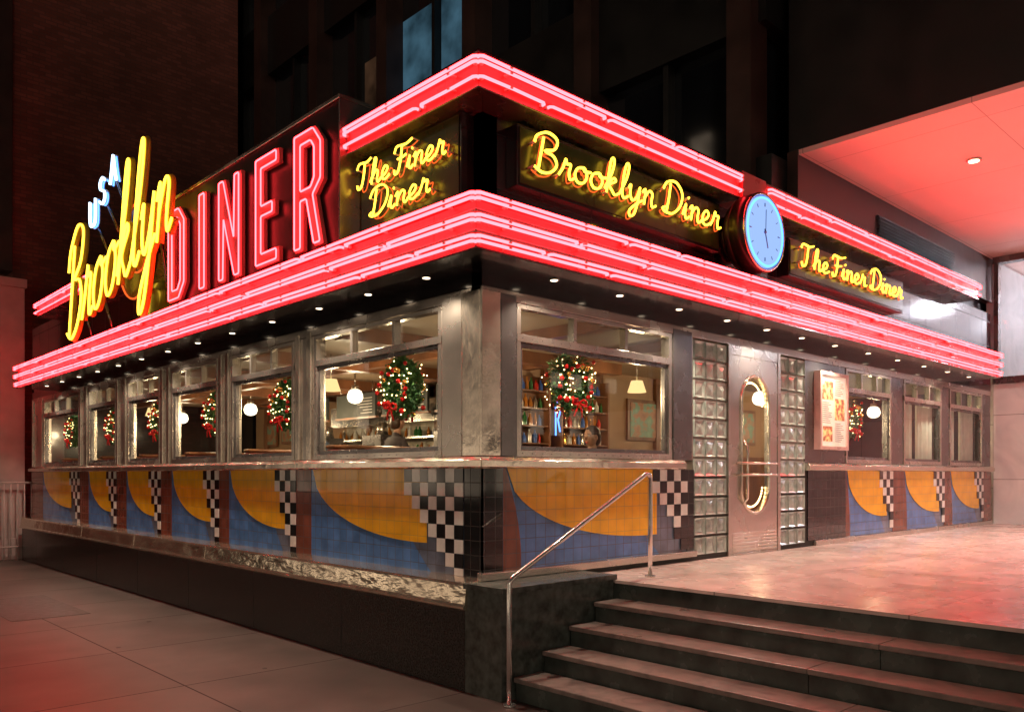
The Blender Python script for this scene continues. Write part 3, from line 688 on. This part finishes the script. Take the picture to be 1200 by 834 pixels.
# seated patrons (continuous skinned bodies)
def patron(loc,rot,cloth,zs):
    E=empty('seated_person'); E.location=(loc[0],loc[1],zs); E.rotation_euler=(0,0,rot)
    V_=[];Ed=[];Rd=[]
    def add(p,r,par=None):
        V_.append(p); Rd.append(r)
        if par is not None: Ed.append((par,len(V_)-1))
        return len(V_)-1
    pel=add((0,0,.10),.14); sp1=add((.02,0,.30),.13,pel); chs=add((.05,0,.46),.15,sp1); nk=add((.07,0,.58),.06,chs); hb=add((.085,0,.68),.055,nk)
    for s_ in (-1,1):
        sh=add((.05,s_*.17,.52),.068,chs); el=add((.14,s_*.23,.27),.045,sh); wr=add((.36,s_*.14,.33),.03,el); pa=add((.43,s_*.12,.335),.028,wr)
        for k in range(4):
            f1=add((.475,s_*(.12+(k-1.5)*.019),.335-.004*abs(k-1)),.010,pa); add((.505+.006*(k in(1,2)),s_*(.12+(k-1.5)*.019),.315),.008,f1)
        t1=add((.42,s_*.085,.34),.011,wr); add((.455,s_*.075,.335),.009,t1)
        hp=add((.06,s_*.09,.08),.09,pel); kn=add((.44,s_*.11,.09),.062,hp); an=add((.44,s_*.11,-.34),.04,kn); add((.56,s_*.12,-.39),.035,an)
    me=bpy.data.meshes.new('body'); me.from_pydata(V_,Ed,[]); o=bpy.data.objects.new('body',me); scene.collection.objects.link(o); o.parent=E
    mo=o.modifiers.new('skin','SKIN'); mo.use_smooth_shade=True
    for i,v in enumerate(me.skin_vertices[0].data if me.skin_vertices else []): v.radius=(Rd[i],Rd[i]*(1.0)); v.use_root=(i==0)
    if not me.skin_vertices:
        pass
    sb=o.modifiers.new('sub','SUBSURF'); sb.levels=1; sb.render_levels=1
    me.materials.append(M[cloth])
    h=MB(); c=(.10,0,.78)
    h.ellipsoid(c,.092,.075,.118,'skin',16,12,sq=lambda z:1 if z>-.2 else 1-.28*(-z-.2))
    h.cyl((.085,0,.62),(.09,0,.72),.05,'skin',.048,n=12)
    h.ellipsoid((.195,0,.77),.018,.013,.022,'skin',8,6)
    for s_ in (-1,1):
        h.ellipsoid((.10,s_*.076,.775),.018,.010,.028,'skin',8,6); h.ellipsoid((.178,s_*.030,.795),.010,.013,.008,'cwhite',8,6); h.ellipsoid((.186,s_*.030,.795),.005,.006,.006,'hair',6,4)
        h.ellipsoid((.185,s_*.030,.815),.006,.018,.004,'hair',6,4)
    h.ellipsoid((.178,0,.722),.010,.024,.006,'orn_r',8,4)
    h.ellipsoid((.082,0,.80),.098,.086,.118,'hair',18,8,z0=.05); h.ellipsoid((.055,0,.775),.075,.084,.10,'hair',16,10)
    h.build('head',E)
    h=MB()
    for s_ in (-1,1): h.ellipsoid((.445,s_*.115,.338),.045,.036,.018,'skin',10,6)
    h.build('hands',E)
def skinfix():
    pass
try:
    patron((1.42,1.35),0,'shirt',1.23); patron((2.88,1.35),math.pi,'shirt2',1.23)
    patron((2.4,4.6),0,'shirt2',1.53); patron((2.4,6.6),.2,'shirt',1.53)
except Exception as ex:
    print('patron',ex)
pm=MB(); pm.cyl((0,0,.0),(0,0,-.22),.012,'steel',n=8); pm.cyl((0,0,-.2),(0,0,-.26),.05,'steel',.06,n=16)
pm.lathe((0,0,-.36),[(.055,.10),(.085,.085),(.108,.03),(.112,-.01),(.09,-.06),(.05,-.085),(.001,-.095)],'globe',18)
pme=pm.mesh('pendant_lamp')
pm=MB(); pm.cyl((0,0,.0),(0,0,-.30),.010,'steel',n=8); pm.cyl((0,0,-.30),(0,0,-.44),.07,'shade',.115,n=20,sm=True); pme2=pm.mesh('shaded_lamp')
for i,(x,y) in enumerate(((1.0,1.2),(1.9,2.3),(1.1,4.0),(2.2,5.2),(1.1,6.9),(2.2,8.4),(1.1,9.8),(2.2,11.3),(3.9,1.6),(6.6,1.5),(8.6,1.5),(10.4,1.5),(1.5,3.2),(2.5,6.9))):
    sh=i in (2,4,6,8,12)
    o=bpy.data.objects.new('shaded_lamp' if sh else 'pendant_lamp',pme2 if sh else pme); o.location=(x,y,3.04); scene.collection.objects.link(o)
    light('POINT','pendant_bulb',(0,0,-.56),27,(1,.72,.42),o,shadow_soft_size=.08)
def wreath_mesh():
    a=MB()
    for i in range(2200):
        t=random.random()*2*math.pi; ph=random.random()*2*math.pi; rr=random.uniform(.02,.105)
        Rm=.175; c=Vector(((Rm+rr*math.cos(ph))*math.cos(t),rr*math.sin(ph)*.8,(Rm+rr*math.cos(ph))*math.sin(t)))
        d=Vector((random.uniform(-1,1),random.uniform(-1,1),random.uniform(-1,1))).normalized(); e=d.orthogonal().normalized()
        l=random.uniform(.025,.055); w_=.006+random.random()*.007
        a.poly([c-e*w_,c+d*l*.5-e*w_,c+d*l,c+d*l*.5+e*w_,c+e*w_],random.choice(['leaf1','leaf1','leaf2']))
    for i in range(44):
        t=i/44*2*math.pi+random.uniform(-.1,.1); r=.175+random.uniform(-.09,.09); y=(1 if i%2 else -1)*random.uniform(.08,.10)
        a.ball((r*math.cos(t),y,r*math.sin(t)),random.uniform(.018,.028),random.choice(['orn_r','orn_r','orn_g']),10)
    for i in range(76):
        t=random.random()*2*math.pi; r=.175+random.uniform(-.10,.10); y=random.choice([-1,1])*random.uniform(.07,.10)
        a.ball((r*math.cos(t),y,r*math.sin(t)),.005,'bulb',5)
    for sy_ in (-1,1):
        for sx in (-1,1):
            cx,cz_=sx*.05,-.17
            a.tube([(0,sy_*.10,cz_),(sx*.04,sy_*.115,cz_+.03),(sx*.085,sy_*.11,cz_+.02),(sx*.085,sy_*.11,cz_-.02),(sx*.04,sy_*.115,cz_-.02),(0,sy_*.10,cz_)],.011,'orn_r',6)
            a.tube([(0,sy_*.10,cz_),(sx*.03,sy_*.11,cz_-.06),(sx*.05,sy_*.10,cz_-.12)],.009,'orn_r',6)
    a.tube([(0,0,.26),(0,0,.40)],.004,'leaf1',4)
    return a.mesh('wreath')
wm=wreath_mesh()
for (x,y,z,rz) in ((.16,1.25,2.36,-90),(.16,3.31,2.34,-90),(.16,5.03,2.34,-90),(.16,6.85,2.34,-90),(.16,8.69,2.34,-90),(.16,10.83,2.34,-90),(1.16,.16,2.38,0),(6.5,.16,2.33,0)):
    o=bpy.data.objects.new('wreath',wm); o.location=(x,y,z); o.rotation_euler=(0,random.uniform(-.12,.12),math.radians(rz)); scene.collection.objects.link(o)
cm=MB()
for a0,b0 in ((7.87,8.5),(8.7,9.27),(9.64,10.2),(10.5,11.08)):
    n=40
    for i in range(n):
        u=[a0+(b0-a0)*(i+q)/n for q in (0,1)]; v=[-.14-.025*math.sin((i+q)*1.3)-.01*math.sin((i+q)*.5) for q in (0,1)]
        cm.poly([R(u[0],v[0],1.76),R(u[1],v[1],1.76),R(u[1],v[1]*1,2.64),R(u[0],v[0],2.64)],'curtain',True)
cm.build('curtains')
# ------------------------------------------------------------ terrace & steps
t_=MB()
t_.box(I,(1.061,-16,0),(30,-.001,.735),'riser'); t_.box(I,(1.03,-16,.736),(30,-.4305,.76),'terrace'); t_.box(I,(1.063,-.43,.736),(30,-.001,.76),'terrace')
t_.build('terrace')
sp=MB()
for i in range(1,5):
    x1=1.058-.285*(i-1); x0=1.058-.285*i; z=.76-.148*i
    y=-.4305; j=0
    while y>-16:
        y1=max(-16,y-1.9-(.3 if (i+j)%2 else 0)); 
        sp.box(I,(x0+.02,y1+.003,0.001),(x1,y,z-.035),'riser'); sp.box(I,(x0,y1+.003,z-.034),(x1+.0,y-.0001,z),'tread'); y=y1; j+=1
sp.build('granite_steps',None,.005)
hr=MB(); A=(-.19,-.50); B=(1.40,-.50)
hr.tube([(A[0],A[1],.0),(A[0],A[1],.4),(A[0],A[1],.84),(A[0]+.01,A[1],.865),(A[0]+.035,A[1],.885),(B[0]-.12,B[1],1.575),(B[0]-.06,B[1],1.605),(B[0]-.015,B[1],1.60),(B[0],B[1],1.57),(B[0],B[1],1.2),(B[0],B[1],.76)],.019,'tube_pole',12)
hr.cyl((A[0],A[1],.0),(A[0],A[1],.015),.045,'tube_pole'); hr.cyl((B[0],B[1],.76),(B[0],B[1],.775),.045,'tube_pole')
hr.build('handrail')
# ------------------------------------------------------------ office tower with overhang
O=empty('office_tower'); a=MB()
TX=4.6
a.box(I,(TX+.25,.5,4.4),(40,40,60),'winbk')
for k in range(14):
    a.box(I,(TX+.05,.3,6.9+k*3.7),(40,40,6.9+k*3.7+1.3),'dark')
y=.4
while y<40:
    a.box(I,(TX-.12,y,4.37),(TX+.249,y+.32,60),'darkcol'); a.box(I,(TX+.1,y+1.32,4.37),(TX+.2499,y+1.40,60),'dark'); y+=2.45
x=TX+2.4
while x<40:
    a.box(I,(x,.18,5.4),(x+.32,.499,60),'darkcol'); x+=2.45
a.box(I,(TX,.2,4.37),(40,.499,5.3),'dark')
a.build('tower_facade',O)
a=MB()
def lit(y0,y1,z0,z1,k): a.poly([(TX+.245,y0,z0),(TX+.245,y1,z0),(TX+.245,y1,z1),(TX+.245,y0,z1)],k)
lit(5.63,6.61,8.22,10.2,'winblue'); lit(6.71,7.74,8.22,9.9,'winblue')
lit(8.1,9.0,8.22,9.6,'winwarm'); lit(10.7,11.5,8.22,9.2,'winwarm'); lit(5.7,6.5,4.9,6.6,'winwarm')
lit(1.95,2.05,9.3,9.75,'winspot'); lit(1.0,1.3,9.9,10.0,'winspot')
a.build('lit_windows',O)
a=MB()
OX=4.94; SZ=5.33
a.box(I,(OX,-16,SZ+.06),(30,.17,8.2),'dark'); a.box(I,(OX+.01,-16,SZ),(30,.05,SZ+.058),'soffitw')
a.box(I,(OX,.055,4.59),(12,.19,SZ+.058),'darkcol')
for j in range(9): a.prism(R,[(-.05,4.72+j*.045),(-.02,4.70+j*.045),(-.015,4.715+j*.045),(-.045,4.735+j*.045)],7.1,9.9,'black_mat')
a.box(R,(7.05,-.053,4.67),(9.95,-.03,4.70),'dark')
a.build('overhang',O)
a=MB()
for x,y,e in ((6.6,-1.3,230),(9.0,-1.3,230),(6.6,-4.2,260),(9.2,-4.2,260),(6.6,-7.2,200),(9.2,-7.2,200),(10.9,-1.1,150)):  # last lamp added to brighten the marble lobby wall
    a.cyl((x,y,SZ-.001),(x,y,SZ-.02),.085,'steel'); a.cyl((x,y,SZ-.021),(x,y,SZ-.024),.06,'down')
    light('SPOT','overhang_lamp',(x,y,SZ-.04),e,(1,.80,.69),O,spot_size=math.radians(115),spot_blend=.8,shadow_soft_size=.06)
a.build('overhang_downlights',O)
a=MB(); LX=11.68
a.box(I,(LX,-9,.761),(LX+.15,-.0,3.15),'marblew'); a.box(I,(LX-.03,-9,3.151),(LX+.15,-.0,3.27),'dsteel')
a.box(I,(LX-.03,-9,5.22),(LX+.15,.0,5.325),'dsteel')
for y in (-.09,-1.9,-3.7,-5.5,-7.3): a.box(I,(LX-.03,y,3.271),(LX+.1,y+.07,5.219),'dsteel')
a.poly([(LX+.05,-9,3.27),(LX+.05,0,3.27),(LX+.05,0,5.22),(LX+.05,-9,5.22)],'glass')
a.box(I,(LX+3,-9,.77),(LX+3.1,.0,5.3),'marblew'); a.box(I,(LX+.151,.0,.77),(LX+3.1,.15,5.3),'marblew'); a.box(I,(LX+.151,-9,3.1),(LX+3,-.0,3.14),'wood')
a.build('lobby_wall',O)
light('POINT','lobby_lamp',(LX+1.5,-1.5,4.9),180,(.92,.88,1),O,shadow_soft_size=.15); light('POINT','lobby_lamp',(LX+1.5,-5,4.9),110,(.95,.9,1),O,shadow_soft_size=.15)
# ------------------------------------------------------------ brick building beyond
Bk=empty('brick_building'); a=MB()
a.box(I,(-.2,13.5,0),(4.35,26,34),'brick'); a.box(I,(-.52,13.45,5.5),(-.201,13.9,34),'darkcol')
a.box(I,(-.55,13.18,0),(-.06,13.49,5.15),'stone'); a.box(I,(-.60,13.13,5.151),(-.03,13.495,5.32),'stone'); a.box(I,(-.60,13.13,0),(-.03,13.179,.4),'stone')
a.box(I,(-6,17,0),(-.2,28,34),'brick')
a.build('brick_walls',Bk,.01)
a=MB()
a.tube([(-.9,12.98,1.45),(.12,12.98,1.45)],.022,'stone'); a.tube([(-.9,12.98,.25),(.12,12.98,.25)],.018,'stone')
for i in range(10): a.tube([(-.9+i*.113,12.98,0),(-.9+i*.113,12.98,1.45)],.011,'stone',5)
a.build('iron_railing')
# other side of the street (out of view; lit windows added for steel reflections)
Ob=empty('street_building'); a=MB()
a.box(I,(-34,-30,0),(-24,50,22),'dark'); a.box(I,(-24,-46,0),(50,-36,22),'dark')
for k in range(120):
    y=-28+random.randrange(38)*2; z=4.4+random.randrange(5)*3.4
    a.poly([(-23.99,y,z),(-23.99,y+1.3,z),(-23.99,y+1.3,z+1.8),(-23.99,y,z+1.8)],'winreflect')
    x=-22+random.randrange(34)*2; a.poly([(x,-35.99,z),(x+1.3,-35.99,z),(x+1.3,-35.99,z+1.8),(x,-35.99,z+1.8)],'winreflect')
for k in range(18):
    y=-28+k*4.2; a.poly([(-23.99,y,.5),(-23.99,y+3.4,.5),(-23.99,y+3.4,3.2),(-23.99,y,3.2)],'winreflect')
    a.poly([(-22+k*4.2,-35.99,.5),(-18.6+k*4.2,-35.99,.5),(-18.6+k*4.2,-35.99,3.2),(-22+k*4.2,-35.99,3.2)],'winreflect')
a.build('facade',Ob)
# ------------------------------------------------------------ world, sun, camera
wd=bpy.data.worlds.new('World'); scene.world=wd; wd.use_nodes=True; nt=wd.node_tree
bg=nt.nodes['Background']; sky=nt.nodes.new('ShaderNodeTexSky'); sky.sky_type='NISHITA'; sky.sun_disc=False
sky.sun_elevation=math.radians(-4); sky.sun_rotation=math.radians(220)
nt.links.new(sky.outputs[0],bg.inputs[0]); bg.inputs[1].default_value=.05
street_fill=light('SUN','street_fill',(0,0,30),.48,(1,.82,.64),None,angle=math.radians(14))  # added warm night fill in place of unseen street lamps, not sunlight
dirv=Vector((.66,.78,-.26)); street_fill.rotation_euler=dirv.to_track_quat('-Z','Y').to_euler()
cam=bpy.data.cameras.new('camera'); co_=bpy.data.objects.new('camera',cam); scene.collection.objects.link(co_)
cam.sensor_width=36; cam.lens=29.01; cam.shift_y=.1158; cam.clip_end=1500; cam.clip_start=.05
co_.location=(-4.087,-4.668,1.6); co_.rotation_euler=(math.radians(90),0,math.radians(-43.27)); scene.camera=co_
scene.view_settings.view_transform='Standard'; scene.view_settings.look='None'; scene.view_settings.exposure=0
